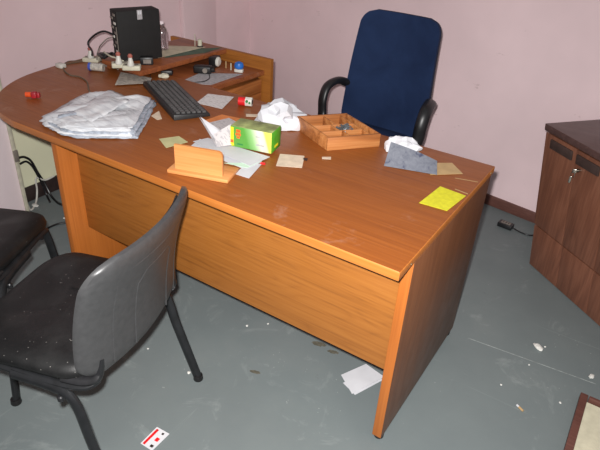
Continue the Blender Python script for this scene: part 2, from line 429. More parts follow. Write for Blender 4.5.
b = NB(); box(b, (-.005, -.002, -.030), (.005, .001, 0), .001, mat=Matrix.Translation(-CY * .02 + V((-.004, 0, -.026)))); finish('key', b, 'chrome', kk)

# framed board on floor, right
fb = thing('framed_board', 'cream board with brown wooden rim lying at the lower right corner', 'board', (.512, .0, 0))
b = NB(); box(b, (.02, .03, .004), (.56, .69, .016)); finish('panel', b, plain('cream_board', (196, 190, 166), .6, .05), fb)
b = NB(); box(b, (.004, 0, 0), (.030, .716, .028), .002); finish('frame_rail', b, 'base', fb)
b = NB(); box(b, (.034, .702, 0), (.56, .716, .028), .002); finish('frame_rail', b, 'base', fb)
b = NB(); box(b, (.034, 0, 0), (.56, .03, .028), .002); finish('frame_rail', b, 'base', fb)
b = NB(); box(b, (.56, 0, 0), (.594, .716, .028), .002); finish('frame_rail', b, 'base', fb)

# ------------------------------------------------------------------ visitor chairs
def shellgrid(bm, w0, w1, zlo, zhi, y0, y1, bow, th, r=.09, nx=20, nz=16, offs=0.0, taper=.7):
    """curved backrest panel: grid in (u, z), bowed so that its sides come forward"""
    G = []
    H = zhi - zlo
    for layer in (0, 1):
        rows = []
        for j in range(nz + 1):
            t = j / nz; row = []
            for i in range(nx + 1):
                s = -1 + 2 * i / nx
                hw = w0 + (w1 - w0) * t
                z = zlo + H * t
                # rounded corners
                d = min(t * H, (1 - t) * H)
                if d < r: hw = hw - r + math.sqrt(max(0, r * r - (r - d) ** 2))
                x = s * hw
                y = y0 + (y1 - y0) * t + bow * (x / w0) ** 2 + .018 * math.sin(math.pi * t)
                edge = max(abs(s) ** 8, abs(2 * t - 1) ** 10)
                tt = th * (1 - taper * edge) * (layer)
                row.append(bm.verts.new((x, y + offs - tt + (th * .35 * edge if layer == 0 else 0) * 0, z)))
            rows.append(row)
        G.append(rows)
    for j in range(nz):
        for i in range(nx):
            bm.faces.new((G[0][j][i], G[0][j][i + 1], G[0][j + 1][i + 1], G[0][j + 1][i]))
            bm.faces.new((G[1][j][i], G[1][j + 1][i], G[1][j + 1][i + 1], G[1][j][i + 1]))
    for j in range(nz):
        bm.faces.new((G[0][j][0], G[0][j + 1][0], G[1][j + 1][0], G[1][j][0]))
        bm.faces.new((G[0][j][nx], G[1][j][nx], G[1][j + 1][nx], G[0][j + 1][nx]))
    for i in range(nx):
        bm.faces.new((G[0][0][i], G[1][0][i], G[1][0][i + 1], G[0][0][i + 1]))
        bm.faces.new((G[0][nz][i], G[0][nz][i + 1], G[1][nz][i + 1], G[1][nz][i]))
    bmesh.ops.remove_doubles(bm, verts=bm.verts, dist=.0004)
    return bm
def visitor_chair(label, loc, rz):
    t = thing('visitor_chair', label, 'chair', loc, rz, None)
    # seat cushion: domed, waterfall front
    b = NB(); n = 22; G = []
    out = rrect(2, 2, .42, 6)
    rings = []
    W, D = .243, .222
    def rr_(k, z, sx): return [b.verts.new((x * W * sx, y * D * sx + .0, z + (-.016 * max(0, y) ** 4 + .007 * max(0, -y) ** 2))) for x, y in out]
    prof = [(.90, .418), (.985, .424), (1.0, .436), (.985, .452), (.93, .462), (.80, .466), (.55, .465), (.25, .462)]
    for s, z in prof: rings.append(rr_(0, z + .03, s))
    for a, c in zip(rings, rings[1:]):
        m_ = len(a)
        for k in range(m_): b.faces.new((a[k], a[(k + 1) % m_], c[(k + 1) % m_], c[k]))
    b.faces.new(rings[0][::-1]); b.faces.new(rings[-1])
    finish('seat', b, 'vinyl', t, 60)
    b = NB(); prism(b, [(x * .22, y * .2) for x, y in out], .432, .449, .004); finish('seat_pan', b, 'black_plastic', t)
    # backrest
    b = NB(); shellgrid(b, .232, .220, .472, .816, -.232, -.302, .050, .012, .075, 24, 40); finish('backrest_pad', b, 'vinyl', t, 60)
    b = NB(); shellgrid(b, .250, .250, .462, .826, -.240, -.310, .050, .028, .070, 28, 50, 0, .55); sh = finish('backrest_shell', b, 'shell', t, 60)
    # embossed outline on the shell
    def onshell(x, z):
        tt = (z - .470) / .362
        return V((x, -.240 - .070 * tt + .050 * (x / .242) ** 2 + .018 * math.sin(math.pi * tt) - .0282, z))
    for inset, z0, z1 in ((.165, .485, .77), (.085, .485, .72)):
        path = [(-inset, z0), (-inset, z1 - .03), (-inset + .03, z1), (inset - .03, z1), (inset, z1 - .03), (inset, z0)]
        P = []
        for (xa, za), (xb, zb) in zip(path, path[1:]):
            for k in range(8): P.append(onshell(xa + (xb - xa) * k / 8, za + (zb - za) * k / 8))
        P.append(onshell(*path[-1]))
        b = NB(); tube(b, P, .0026, 6); finish('shell_rib', b, 'shell', sh)
    # side frames
    for s in (-1, 1):
        b = NB()
        tube(b, [(s * .240, .235, .008), (s * .225, .195, .25), (s * .218, .175, .40), (s * .220, .135, .432), (s * .228, -.1, .432), (s * .222, -.19, .438), (s * .20, -.215, .452)], .0115, 10, .0165, 5)
        finish('front_leg', b, 'steel_black', t)
        b = NB()
        tube(b, [(s * .236, .02, .424), (s * .238, -.10, .418), (s * .245, -.165, .395), (s * .252, -.20, .25), (s * .266, -.262, .008)], .0115, 10, .0165, 5)
        finish('rear_leg', b, 'steel_black', t)
        for x_, y in ((.242, .237), (.264, -.264)):
            b = NB(); lathe(b, [(.016, 0), (.018, .004), (.016, .022)], 14, s * x_, y); finish('foot_cap', b, 'soft_black', t)
        b = NB(); tube(b, [(s * .222, -.13, .452), (s * .218, -.185, .452), (s * .208, -.214, .460), (s * .198, -.218, .475), (s * .19, -.222, .52)], .020, 12, .014, 5); finish('corner_bracket', b, 'black_plastic', t)
        b = NB(); lathe(b, [(.006, -.01), (.009, -.006), (.009, .006), (.006, .01)], 12); b.transform(Matrix.Translation((s * .25, -.13, .398))); finish('bolt', b, 'black_plastic', t)
    for y in (.12, -.12):
        b = NB(); tube(b, [(-.236, y, .424), (.236, y, .424)], .009, 8); finish('crossbar', b, 'steel_black', t)
    return t
ch1 = visitor_chair('dusty black visitor chair with grey plastic back, nearest the camera', (-.84, -.37, 0), math.radians(107.5))
ch2 = visitor_chair('black visitor chair mostly out of frame, beside the pink pillar', (-1.445, -.365, 0), math.radians(26.8))

# ------------------------------------------------------------------ blue executive chair
def exec_chair(loc, rz):
    t = thing('executive_chair', 'blue fabric high-back office chair with black loop arms behind the desk', 'chair', loc, rz)
    b = NB(); shellgrid(b, .254, .214, .44, 1.043, -.292, -.352, .035, .075, .07, 20, 50, .04); finish('backrest', b, 'blue_fabric', t, 60)
    b = NB(); shellgrid(b, .244, .202, .46, 1.034, -.340, -.402, .030, .03, .07, 20, 40, .04); finish('back_shell', b, 'black_plastic', t, 60)
    b = NB(); out = rrect(2, 2, .5, 6); rings = []
    for s, z in [(.88, .40), (.98, .41), (1.0, .44), (.97, .475), (.85, .49), (.5, .492)]:
        rings.append([b.verts.new((x * .26 * s, y * .25 * s + .04, z + .012 * max(0, x * x) - .02 * max(0, y) ** 4)) for x, y in out])
    for a, c in zip(rings, rings[1:]):
        for k in range(len(a)): b.faces.new((a[k], a[(k + 1) % len(a)], c[(k + 1) % len(a)], c[k]))
    b.faces.new(rings[0][::-1]); b.faces.new(rings[-1]); finish('seat', b, 'blue_fabric', t, 60)
    for s in (-1, 1):
        b = NB()
        tube(b, [(s * .19, -.305, .60), (s * .235, -.262, .645), (s * .266, -.19, .678), (s * .282, -.105, .662), (s * .284, -.07, .60), (s * .278, -.065, .52), (s * .255, -.02, .44), (s * .18, .03, .395)], .020, 12, .031, 6, up=V((1, 0, 0)))
        finish('armrest', b, 'black_plastic', t, 60)
    b = NB(); box(b, (-.12, -.1, .36), (.12, .14, .40), .008); finish('mechanism', b, 'black_plastic', t)
    b = NB(); lathe(b, [(.03, .10), (.03, .24), (.018, .24), (.018, .37)], 20); finish('gas_column', b, 'steel_black', t)
    for k in range(5):
        a = math.radians(72 * k + 20); d = V((math.cos(a), math.sin(a), 0))
        b = NB(); tube(b, [d * .02 + V((0, 0, .11)), d * .16 + V((0, 0, .10)), d * .29 + V((0, 0, .075))], .02, 8, .02, 3); lg = finish('base_arm', b, 'black_plastic', t)
        b = NB(); n = V((-d.y, d.x, 0))
        for sgn in (-1, 1): cyl(b, d * .29 + n * sgn * .008 + V((0, 0, .026)), d * .29 + n * sgn * .024 + V((0, 0, .026)), .026, 16)
        cyl(b, d * .29 + V((0, 0, .03)), d * .29 + V((0, 0, .07)), .007, 8); finish('caster', b, 'black_plastic', lg)
    return t
exec_chair((-.785, 1.33, 0), math.radians(178))

# ------------------------------------------------------------------ computer and cables
ang = math.radians(68)
pc = thing('slim_computer', 'black slim desktop computer standing upright on the raised shelf', 'computer', (-1.748, .676, .80), ang)
b = NB(); box(b, (0, 0, .006), (.206, .088, .230), .004); finish('case', b, 'graphite', pc)
b = NB(); box(b, (.01, .012, 0), (.19, .08, .007)); finish('stand', b, 'black_plastic', pc)
b = NB(); box(b, (.097, -.0008, .190), (.121, .0, .232)); st = finish('label_sticker', b, 'paper_grey', pc); st['label'] = 'small grey printed sticker'
b = NB(); box(b, (.101, -.0011, .212), (.108, -.0008, .228)); box(b, (.110, -.0011, .212), (.117, -.0008, .228)); finish('sticker_print', b, 'paper', st)
for k, z in enumerate((.04, .062, .083, .105, .125, .147, .168, .188, .205)):
    b = NB(); box(b, (-.003, .02 + .03 * (k % 2), z), (.001, .045 + .03 * (k % 2), z + .011), .001); finish('port', b, ('white_plastic', 'cable_grey', 'blue_dark')[k % 3] if k % 3 != 2 else 'cable_grey', pc)
    if k % 2: 
        b = NB(); box(b, (-.002, .06, z), (.001, .085, z + .009)); finish('port', b, 'cable_grey', pc)
b = NB(); box(b, (-.003, .012, .03), (.001, .018, .16)); finish('port_plate', b, 'cable_grey', pc)
# bottle behind computer
bt = thing('clear_bottle', 'clear empty plastic bottle behind the black computer', 'bottle', at(163, 50, .80).to_tuple())
b = NB(); lathe(b, [(.026, 0), (.029, .01), (.029, .08), (.024, .105), (.011, .125), (.011, .132)], 20)
tm = NT('clear_bottle_plastic'); finish('bottle_body', b, tm.done((220, 210, 212), .15, trans=.93), bt)
b = NB(); lathe(b, [(.013, .130), (.013, .143)], 16); finish('bottle_cap', b, 'pink_light', bt)
# power strips and plugs
def strip(loc, rz, n, label):
    t = thing('power_strip', label, 'power strip', loc, rz, None)
    L = .034 * n + .012
    b = NB(); box(b, (-L / 2, -.024, 0), (L / 2, .024, .022), .005, 3); finish('strip_body', b, 'cream_plastic', t)
    for k in range(n):
        x = -L / 2 + .023 + k * .034
        b = NB(); lathe(b, [(.0135, .022), (.0135, .0235), (.010, .0225)], 16, x, 0); finish('socket', b, 'cable_grey', t)
    return t
strip(at(92, 61.5, .7508).to_tuple(), math.radians(30), 2, 'cream socket block left of the computer, at the bend of the black cables')
strip(at(121, 67, .8005).to_tuple(), math.radians(50), 2, 'cream socket block in front of the computer, left of the other')
strip(at(132, 69.5, .8005).to_tuple(), math.radians(40), 2, 'cream socket block below the computer, right of the other')
def plug(loc, rz, body, cap, label):
    t = thing('mains_plug', label, 'plug', loc, rz)
    b = NB(); lathe(b, [(.014, 0), (.016, .006), (.012, .020), (.009, .032), (.008, .040)], 16); finish('plug_body', b, body, t)
    b = NB(); lathe(b, [(.010, .0385), (.011, .046), (.006, .054)], 14); finish('plug_tip', b, cap, t)
    return t
M['tip'] = plain('faded_red_plastic', (170, 96, 84), .5, .1)
plug(at(91, 58, .775).to_tuple(), 0, 'white_plastic', 'tip', 'white plug with faded red tip in the left socket block')
plug((at(119, 64, .826)).to_tuple(), 0, 'white_plastic', 'tip', 'white plug in socket block close under the computer ports')
plug((at(131, 66, .826)).to_tuple(), 0, 'white_plastic', 'tip', 'white plug in socket block under the middle of the computer')
b = NB(); q0 = at(147, 64, .8008); box(b, (-.03, -.02, 0), (.03, .02, .035), .004, 2)
ad = thing('power_adapter', 'black power adapter block at the foot of the computer', 'adapter', q0.to_tuple(), math.radians(45)); finish('adapter_body', b, 'black_plastic', ad)
b = NB(); box(b, (-.015, -.0215, .008), (.02, -.02, .026)); finish('rating_label', b, 'cable_grey', ad)
def cable(name, pts, r, mat, label, cat='cable', sm=6):
    b = NB(); tube(b, pts, r, 8, smooth=sm); return recenter(solo(name, b, mat, label, cat))
def A(*l): return [at(*p) for p in l]
pl = V((-1.80, .76, .965))
cable('power_cable', [pc.matrix_world @ V((0, 0, 0)) if 0 else V((-1.80, .70, .915)), V((-1.86, .69, .925)), V((-1.915, .675, .90)), V((-1.95, .66, .86)), at(92, 51, .835), at(92, 55, .826)], .0045, 'black_plastic', 'thick black cable looping from computer ports to the left plug')
cable('data_cable', [V((-1.81, .73, .895)), V((-1.86, .71, .89)), V((-1.89, .69, .86)), at(99, 48, .83), at(97, 55, .80), at(97, 60, .778)], .0028, 'cable_grey', 'thin grey cable hanging inside the thick black loop')
cable('curling_cable', A((86, 60, .757), (78, 62, .754), (66, 64.5, .754), (64, 70, .754), (70, 75, .754), (80, 77, .754), (87, 82, .754), (88.5, 89, .754), (90, 92, .754)), .0030, 'olive', 'thin dark cord curling across the rounded desk end towards the plastic')
cable('white_lead', A((60, 67, .757), (68, 61.5, .754), (78, 60.5, .754), (88, 57, .757)), .0024, 'olive', 'thin cord ending at the small white jack')
b = NB(); q0 = at(61, 67.5, .7502); box(b, (-.022, -.016, 0), (.022, .016, .020), .004); 
tag(finish('white_jack', b, 'white_plastic'), 'small white junction box at the far rounded edge of the desk', 'socket').location = q0
# heap of black leads around computer foot
for k, (pts, r, mt, lb) in enumerate([
    (((98, 54, .81), (104, 58, .81), (112, 53, .82), (118, 58, .815)), .006, 'black_plastic', 'thick black lead bunched left of the computer foot'),
    (((101, 60, .757), (105, 62, .757), (109, 64, .757), (112, 67, .757)), .004, 'cable_grey', 'grey lead lying between socket blocks'),
    (((104, 52, .82), (110, 56, .82), (116, 58, .82), (123, 61, .825)), .004, 'cream_plastic', 'cream lead crossing the black leads'),
    (((100, 63, .757), (107, 66, .757), (112, 64, .757), (118, 69, .757)), .005, 'cable_grey', 'loose grey lead in front of the socket blocks')]):
    cable('loose_lead', A(*pts), r, mt, lb)
b = NB(); q0 = at(106, 57, .76); box(b, (-.035, -.018, 0), (.035, .018, .03), .006); o = solo('black_plug_block', b, 'black_plastic', 'black plug block among leads left of the computer', 'plug', (q0.x, q0.y, .7505), .6)
# glass cup lying (blue cap)
q0 = at(97, 71, .7505)
cp = thing('capped_tube', 'short clear tube with blue cap lying on the rounded desk end', 'tube', (q0.x, q0.y, .7505), math.radians(28))
b = NB(); cyl(b, (-.025, 0, .019), (.035, 0, .019), .018, 20); finish('tube_body', b, 'frost', cp)
b = NB(); cyl(b, (-.036, 0, .019), (-.024, 0, .019), .0188, 20); cyl(b, (-.037, 0, .019), (-.036, 0, .019), .010, 16); finish('cap', b, 'blue_dark', cp)
# red and orange plug
q0 = at(34, 98, .7505)
rp = thing('fuse_plug', 'small orange and red plastic plug alone near the rounded end', 'plug', (q0.x, q0.y, .7505), math.radians(38))
b = NB(); cyl(b, (-.030, 0, .014), (-.008, 0, .014), .011, 16); finish('orange_end', b, 'orange_plastic', rp)
b = NB(); box(b, (-.008, -.013, .001), (.014, .013, .027), .005); box(b, (.015, -.011, .003), (.026, .011, .024), .004); finish('red_body', b, 'darkred', rp)

# ------------------------------------------------------------------ plastic sheet bundle
pb = thing('polythene_bundle', 'folded bundle of clear crinkled polythene sheets left of the keyboard', 'plastic sheets')
base = [at(*p, .751) for p in ((41, 123), (45, 128), (52, 131), (60, 136), (76, 139), (100, 139.5), (136, 139.5), (140, 133), (148, 118), (155.5, 104), (148, 101.5), (135, 104), (125, 101), (111, 95), (97, 97), (86, 97), (62, 111))]
cen = at(100, 116, .751); NBP = len(base)
for k in range(8):
    b = NB(); s = 1 - .018 * k; dz = .0042 * k
    sh = V((.008 * math.sin(k * 2.1), .008 * math.cos(k * 1.7), 0))
    pts = [cen + (p - cen) * (s + .035 * noise.noise(V((k * 1.3, i * .9, 4)))) + sh for i, p in enumerate(base)]
    # dense contour -> grid
    loop = []
    for i in range(NBP):
        p, q = pts[i], pts[(i + 1) % NBP]
        for j in range(5):
            e_ = p + (q - p) * (j / 5); loop.append(e_ + (cen - e_) * (.05 * noise.noise(V((i * 2.3 + j * .7, k * 2.9, 1)))))
    rings = []
    for rI in range(12):
        f = 1 - rI / 12
        row = []
        for p in loop:
            x = cen + (p - cen) * f
            e = 1 - f
            pu = (x.x - cen.x) * .5 + (x.y - cen.y) * .866; pv = -(x.x - cen.x) * .866 + (x.y - cen.y) * .5
            w = .024 * noise.noise(V((pu * 2.5, pv * 11, k * .5))) + .005 * noise.noise(V((pu * 12, pv * 40, k)))
            w -= .012 * abs(noise.noise(V((pu * 5, pv * 22, k * 1.7 + 5)))) - .003
            z = .7525 + dz + (w + .004) * min(1, e * 6)
            row.append(b.verts.new((x.x, x.y, max(.7507, z))))
        rings.append(row)
    for a, c in zip(rings, rings[1:]):
        for j in range(len(a)): b.faces.new((a[j], a[(j + 1) % len(a)], c[(j + 1) % len(a)], c[j]))
    b.faces.new(rings[-1])
    o = finish('sheet', b, 'film' if k > 4 or k == 2 else 'film_blue', pb, 80)
    md = o.modifiers.new('thickness', 'SOLIDIFY'); md.thickness = .0016; md.offset = 0
b = NB(); q = [at(76, 118, .79), at(118, 100, .79), at(150, 99, .79), at(140, 122, .79)]
def fl(s, t): return .012 * math.sin(s * 3.1) * math.sin(t * 3.1) + .008 * noise.noise(V((s * 5, t * 5, 2)))
b = NB(); sheet(b, [at(70, 112, .785), at(92, 122, .790), at(130, 101, .795), at(108, 91, .795)], .001, 12, fl); finish('folded_flap', b, 'film', pb, 80)

# ------------------------------------------------------------------ keyboard
K0, K1, K3 = at(174, 121, .75), at(210, 117, .75), at(143, 86, .75)
kd = (K3 - K0); kl = kd.length; kang = math.atan2(kd.y, kd.x)
kb = thing('computer_keyboard', 'black computer keyboard lying across the desk beside the plastic sheets', 'keyboard', (K0.x, K0.y, .7505), kang)
KW = .15
b = NB(); hull8(b, [V((0, 0, 0)), V((kl, 0, 0)), V((kl, -KW, 0)), V((0, -KW, 0))], [V((.002, -.002, .022)), V((kl - .002, -.002, .022)), V((kl - .002, -KW + .002, .012)), V((.002, -KW + .002, .012))], .002); finish('keyboard_case', b, plain('charcoal_keyboard', (34, 34, 35), .45, .1), kb)
rows = 6; cols = 21; cnt = 0
kmat = plain('dark_keycap', (74, 73, 73), .5, .15)
for r_ in range(rows):
    y = -.014 - r_ * .0215; z = .0215 - r_ * .0015
    b = NB()
    for c_ in range(cols):
        x = .012 + c_ * (kl - .024) / cols
        if r_ == 5 and 8 <= c_ <= 13: continue
        box(b, (x + .0022, y - .016, z - .003), (x + (kl - .024) / cols - .0022, y - .001, z + .006), .0015, 1)
    if r_ == 5: box(b, (.012 + 8 * (kl - .024) / cols, y - .017, z - .003), (.012 + 14 * (kl - .024) / cols - .002, y, z + .006), .0015, 1)
    finish('key_row', b, kmat, kb)
cable('keyboard_cord', A((147, 86, .76), (151, 80, .753), (150, 75, .753), (153, 72, .753)), .002, 'black_plastic', 'thin black cord leaving the far end of the keyboard')

# ------------------------------------------------------------------ papers on the desk
def paper(name, px, z, mat, label, cat='paper', f=None, th=.0008, n=6):
    b = NB(); q = [at(u, v, z) for u, v in px]
    if (q[1] - q[0]).cross(q[3] - q[0]).z < 0: q = q[::-1]
    sheet(b, q, th, n, f); return recenter(solo(name, b, mat, label, cat, smooth=50))
curl = lambda s, t: .004 * (s - .5) ** 2 * 4 * (t)
paper('printed_sheet', [(196, 103), (208, 94.5), (234, 97), (222, 109)], .7512, 'print', 'small printed white sheet right of the keyboard', 'paper', lambda s, t: .003 * s * t)
paper('star_scrap', [(151, 116), (159, 111), (162, 119), (157, 120)], .7512, 'cream_paper', 'small cream paper scrap between plastic sheets and keyboard', 'paper scrap')
paper('memo_note', [(159, 139), (179, 137), (188, 143), (166, 148)], .7512, 'pale_green', 'pale green note lying behind the wooden letter holder', 'note', lambda s, t: .003 * s)
paper('yellow_note', [(419, 203), (447, 211), (466, 196), (440, 187)], .7512, 'yellow', 'bright yellow note paper at the right edge of the desk', 'note', lambda s, t: .002 * (1 - s) * t)
paper('tan_card', [(430, 175), (463, 174), (452, 163), (428, 163)], .7512, 'tan', 'tan card flat on the desk beside the grey tent card', 'card')
paper('blank_card', [(276, 166), (280, 154), (304.5, 156), (302, 168)], .7512, 'cream_paper', 'blank off-white card alone in the middle of the desk', 'card')
paper('dark_chip', [(303, 158), (308, 158.5), (307, 161), (303, 160)], .7512, 'base_dark', 'tiny dark chip beside the blank card', 'scrap')
paper('pale_strip', [(322, 157), (331, 157), (331, 159.5), (322, 159)], .7512, 'cream_paper', 'tiny pale strip on desk in front of the wooden tray', 'scrap')
paper('pale_stick', [(246, 114), (258, 114.5), (258, 117), (246, 116.5)], .7512, 'cream_paper', 'thin pale stick between red and white roll and white paper heap', 'scrap')
paper('folded_frost_bag', [(115, 86), (121, 73), (152, 79), (149, 84)], .7525, 'frost', 'flat frosted plastic pouch behind the polythene bundle', 'pouch', lambda s, t: .004 * noise.noise(V((s * 6, t * 6, 0))) + .004)
# pile near carton
paper('orange_card', [(203, 121), (222, 114.5), (252, 121), (240, 131)], .7512, 'orange_card', 'orange card under the grey leaflet behind the green carton', 'card')
paper('grey_slip', [(208, 123), (229, 118), (240, 124), (224, 134)], .7535, 'print_grey', 'grey printed slip lying on the orange card', 'paper')
paper('long_white_sheet', [(190, 147), (200, 139), (262, 162), (246, 170)], .7515, 'paper', 'lowest long white sheet under the green carton', 'paper', lambda s, t: .004 * s * (1 - s))
paper('white_sheet', [(193, 143), (208, 138), (270, 157), (250, 166)], .7560, 'paper', 'upper white sheet under the green carton', 'paper', lambda s, t: .006 * (1 - s) * t)
paper('mint_sheet', [(224, 163), (252, 163), (262, 161), (247, 168)], .7545, plain('mint_paper', (196, 222, 200), .7, .03), 'pale mint envelope edge under the white sheets', 'envelope')
paper('white_card', [(235, 174), (249, 178.5), (262, 164), (246, 164)], .7513, 'paper', 'small white card right of the wooden letter holder', 'card')
b = NB(); q0 = at(263, 164.5, .7515); cyl(b, (-.008, 0, .004), (.008, 0, .004), .004, 10); solo('red_cap', b, 'red', 'tiny red cap beside the white card', 'cap', (q0.x, q0.y, .7512), .3)
# open leaflet standing behind
T = at(199, 117, .815); P1 = at(217, 147, .760); P2 = at(232, 145, .762); P3 = at(231, 124, .822); Mx = at(214, 134, .792)
lf = thing('open_leaflet', 'open printed leaflet propped against left end of green carton', 'leaflet')
b = NB(); sheet(b, [T, P1, P1 + (Mx - P1) * .55, T + (Mx - T) * .35], .0008, 6); finish('page', b, 'paper_grey', lf, 50)
b = NB(); sheet(b, [Mx, P1, P2, P3], .0008, 6); finish('page', b, 'print_grey', lf, 50)
b = NB(); sheet(b, [T + V((.004, .004, 0)), P1 + V((.004, .006, 0)), P2 + V((-.03, .02, .01)), Mx + V((.02, .02, .01))], .0008, 6); finish('page', b, 'paper', lf, 50)

# ------------------------------------------------------------------ green carton
gA = at(231, 147, .758); gB = at(263, 160.5, .758)
gc_ = thing('green_carton', 'green and white printed carton lying on the white sheets', 'carton', (-.742, .388, .7585), math.radians(13))
b = NB(); box(b, (-.078, -.042, 0), (.078, .042, .076), .001); o = finish('carton_body', b, 'carton', gc_)
o.data.materials.append(M['carton_end']); o.data.materials.append(M['carton_top'])
for p in o.data.polygons:
    if p.normal.x > .7: p.material_index = 1
    if p.normal.z > .7: p.material_index = 2
b = NB(); box(b, (-.078, -.0426, .004), (-.066, -.042, .072)); finish('yellow_stripe', b, 'carton_yellow', gc_)
b = NB(); box(b, (-.0775, -.0430, .014), (-.0665, -.0426, .026)); finish('printed_mark', b, 'carton_orange', gc_)
b = NB(); box(b, (-.058, -.0426, .044), (-.038, -.042, .053)); box(b, (-.056, -.0426, .056), (-.040, -.042, .066)); box(b, (-.054, -.0426, .034), (-.042, -.042, .041)); finish('printed_mark', b, 'carton_orange', gc_)
b = NB(); box(b, (-.052, -.0426, .010), (-.030, -.042, .015)); finish('printed_line', b, 'lens_green', gc_)
for q_ in ((.018, .05, .034, .055), (.02, .02, .05, .026)):
    b = NB(); box(b, (q_[0], -.0426, q_[1]), (q_[2], -.042, q_[3])); finish('printed_line', b, 'paper_grey', gc_)
b = NB(); box(b, (.078, -.012, .012), (.0786, .018, .02)); finish('printed_mark', b, 'carton_yellow', gc_)

# ------------------------------------------------------------------ wooden letter holder
ho = thing('letter_holder', 'light wooden letter holder with upright back board at the front edge', 'letter holder', (at(167, 173, .75).x, at(167, 173, .75).y, .7502), math.radians(17.6))
b = NB(); box(b, (0, 0, 0), (.208, .098, .013), .003); finish('base_board', b, 'pine', ho)
b = NB()
pts = [(0, 0), (.162, 0), (.162, .070), (.158, .079), (.150, .083), (0, .083)]
vs = [b.verts.new((.022 + x, .016, .013 + z)) for x, z in pts]; v2 = [b.verts.new((.022 + x, .026, .013 + z)) for x, z in pts]
b.faces.new(vs); b.faces.new(v2[::-1])
for i in range(6): b.faces.new((vs[i], v2[i], v2[(i + 1) % 6], vs[(i + 1) % 6]))
finish('upright_board', b, 'pine', ho)

# ------------------------------------------------------------------ compartment tray
tF, tR, tB, tL = at(328, 138, .8), at(381, 134, .8), at(344, 112.5, .8), at(299.5, 116, .8)
dx = (tR - tF); dy = V((-.206, .110, 0)); TW = dx.length; TD = dy.length; ta = math.atan2(dx.y, dx.x)
ty = V((-math.sin(ta), math.cos(ta), 0)); shear = dy.dot(dx.normalized()) / TD
tr = thing('compartment_tray', 'rustic wooden compartment tray on desk in front of blue chair', 'tray', (tF.x, tF.y, .7502), ta)
TD = dy.dot(ty)
SK = dy.dot(dx.normalized()) / TD
def wbox(nm, x0, x1, y0, y1, z0, z1):
    b = NB(); box(b, (x0, y0, z0), (x1, y1, z1), .001)
    for v_ in b.verts: v_.co.x += SK * v_.co.y
    return finish(nm, b, 'rustic', tr)
wbox('tray_floor', .004, TW - .004, .004, TD - .004, 0, .006)
wbox('tray_wall', 0, TW, 0, .009, 0, .05); wbox('tray_wall', 0, TW, TD - .009, TD, 0, .05)
wbox('tray_wall', 0, .009, .009, TD - .009, 0, .05); wbox('tray_wall', TW - .009, TW, .009, TD - .009, 0, .05)
wbox('divider', .009, TW - .03, TD * .30, TD * .30 + .006, .006, .045)
wbox('divider', .009, TW - .03, TD * .56, TD * .56 + .006, .006, .045)
wbox('divider', TW * .45, TW * .45 + .006, .009, TD * .30, .006, .045)
wbox('divider', TW * .40, TW * .40 + .006, TD * .30 + .006, TD * .56, .006, .045)
wbox('divider', TW - .034, TW - .028, .009, TD - .009, .006, .045)
wbox('divider', TW * .5, TW * .5 + .006, TD * .56 + .006, TD - .009, .006, .045)
cl = V((math.cos(ta), math.sin(ta), 0)); cpos = tF + cl * (TW * .62 - .02) + ty * (TD * .44)
b = NB()
for k in range(46):
    a = random.random() * 6.28; rr = .024 * math.sqrt(random.random()); h = .010 + .028 * (1 - rr / .03) * random.random() + .012
    p = V((math.cos(a) * rr * 1.2, math.sin(a) * rr, h + .006)); d = V((random.uniform(-1, 1), random.uniform(-1, 1), random.uniform(-.6, .6))).normalized() * .013; n_ = d.cross(V((0, 0, 1))).normalized() * .003
    tube(b, [p - d, p + d, p + d + n_ * 2, p - d * .6 + n_ * 2], .0011, 5)
crumple(b, (0, 0, .018), (.024, .02, .014), 2, .3, 9, 3, .001)
tag(finish('paper_clips', b, plain('grey_clips', (112, 116, 120), .35, .2, metal=.6), None), 'grey heap of metal clips inside the wooden tray', 'paper clips')['kind'] = 'stuff'
bpy.data.objects['paper_clips'].location = (cpos.x, cpos.y, .7565)

# ------------------------------------------------------------------ crumpled papers
q0 = at(283, 122, .78)
b = NB(); crumple(b, (0, 0, .030), (.090, .074, .058), 3, .42, 8, 5, .0008)
solo('crumpled_paper', b, 'tissue', 'large crumpled white paper heap left of the wooden tray', 'paper', (q0.x - .034, q0.y + .034, .7505), .15, smooth=20)
paper('white_wing', [(253, 122), (262, 113), (277, 122), (270, 133)], .757, 'tissue', 'flat white paper corner in front of the crumpled paper heap', 'paper', lambda s, t: .01 * s)
q0 = at(402, 147, .775)
b = NB(); crumple(b, (0, 0, .022), (.062, .036, .036), 3, .38, 8, 11, .0008)
solo('crumpled_tissue', b, 'tissue', 'small crumpled white tissue behind the grey tent card', 'tissue', (q0.x, q0.y + .012, .7505), .25, smooth=20)
# grey tent card
tc = thing('tent_card', 'grey patterned folded tent card in front of the white tissue', 'card')
a0, a1 = at(384, 166, .7508), at(437, 175, .7508); t0, t1 = at(391, 142, .815), at(437, 161, .775); 
b = NB(); sheet(b, [a0, a1, t1, t0], .0015, 8, lambda s, t: .004 * math.sin(3.1 * s) * t); finish('front_flap', b, 'camo', tc, 50)
b0, b1 = a0 + V((.0, .085, 0)), a1 + V((-.01, .022, 0))
b = NB(); sheet(b, [b1, b0, t0 + V((0, .002, 0)), t1 + V((0, .002, 0))], .0015, 6); finish('back_flap', b, 'camo', tc, 50)

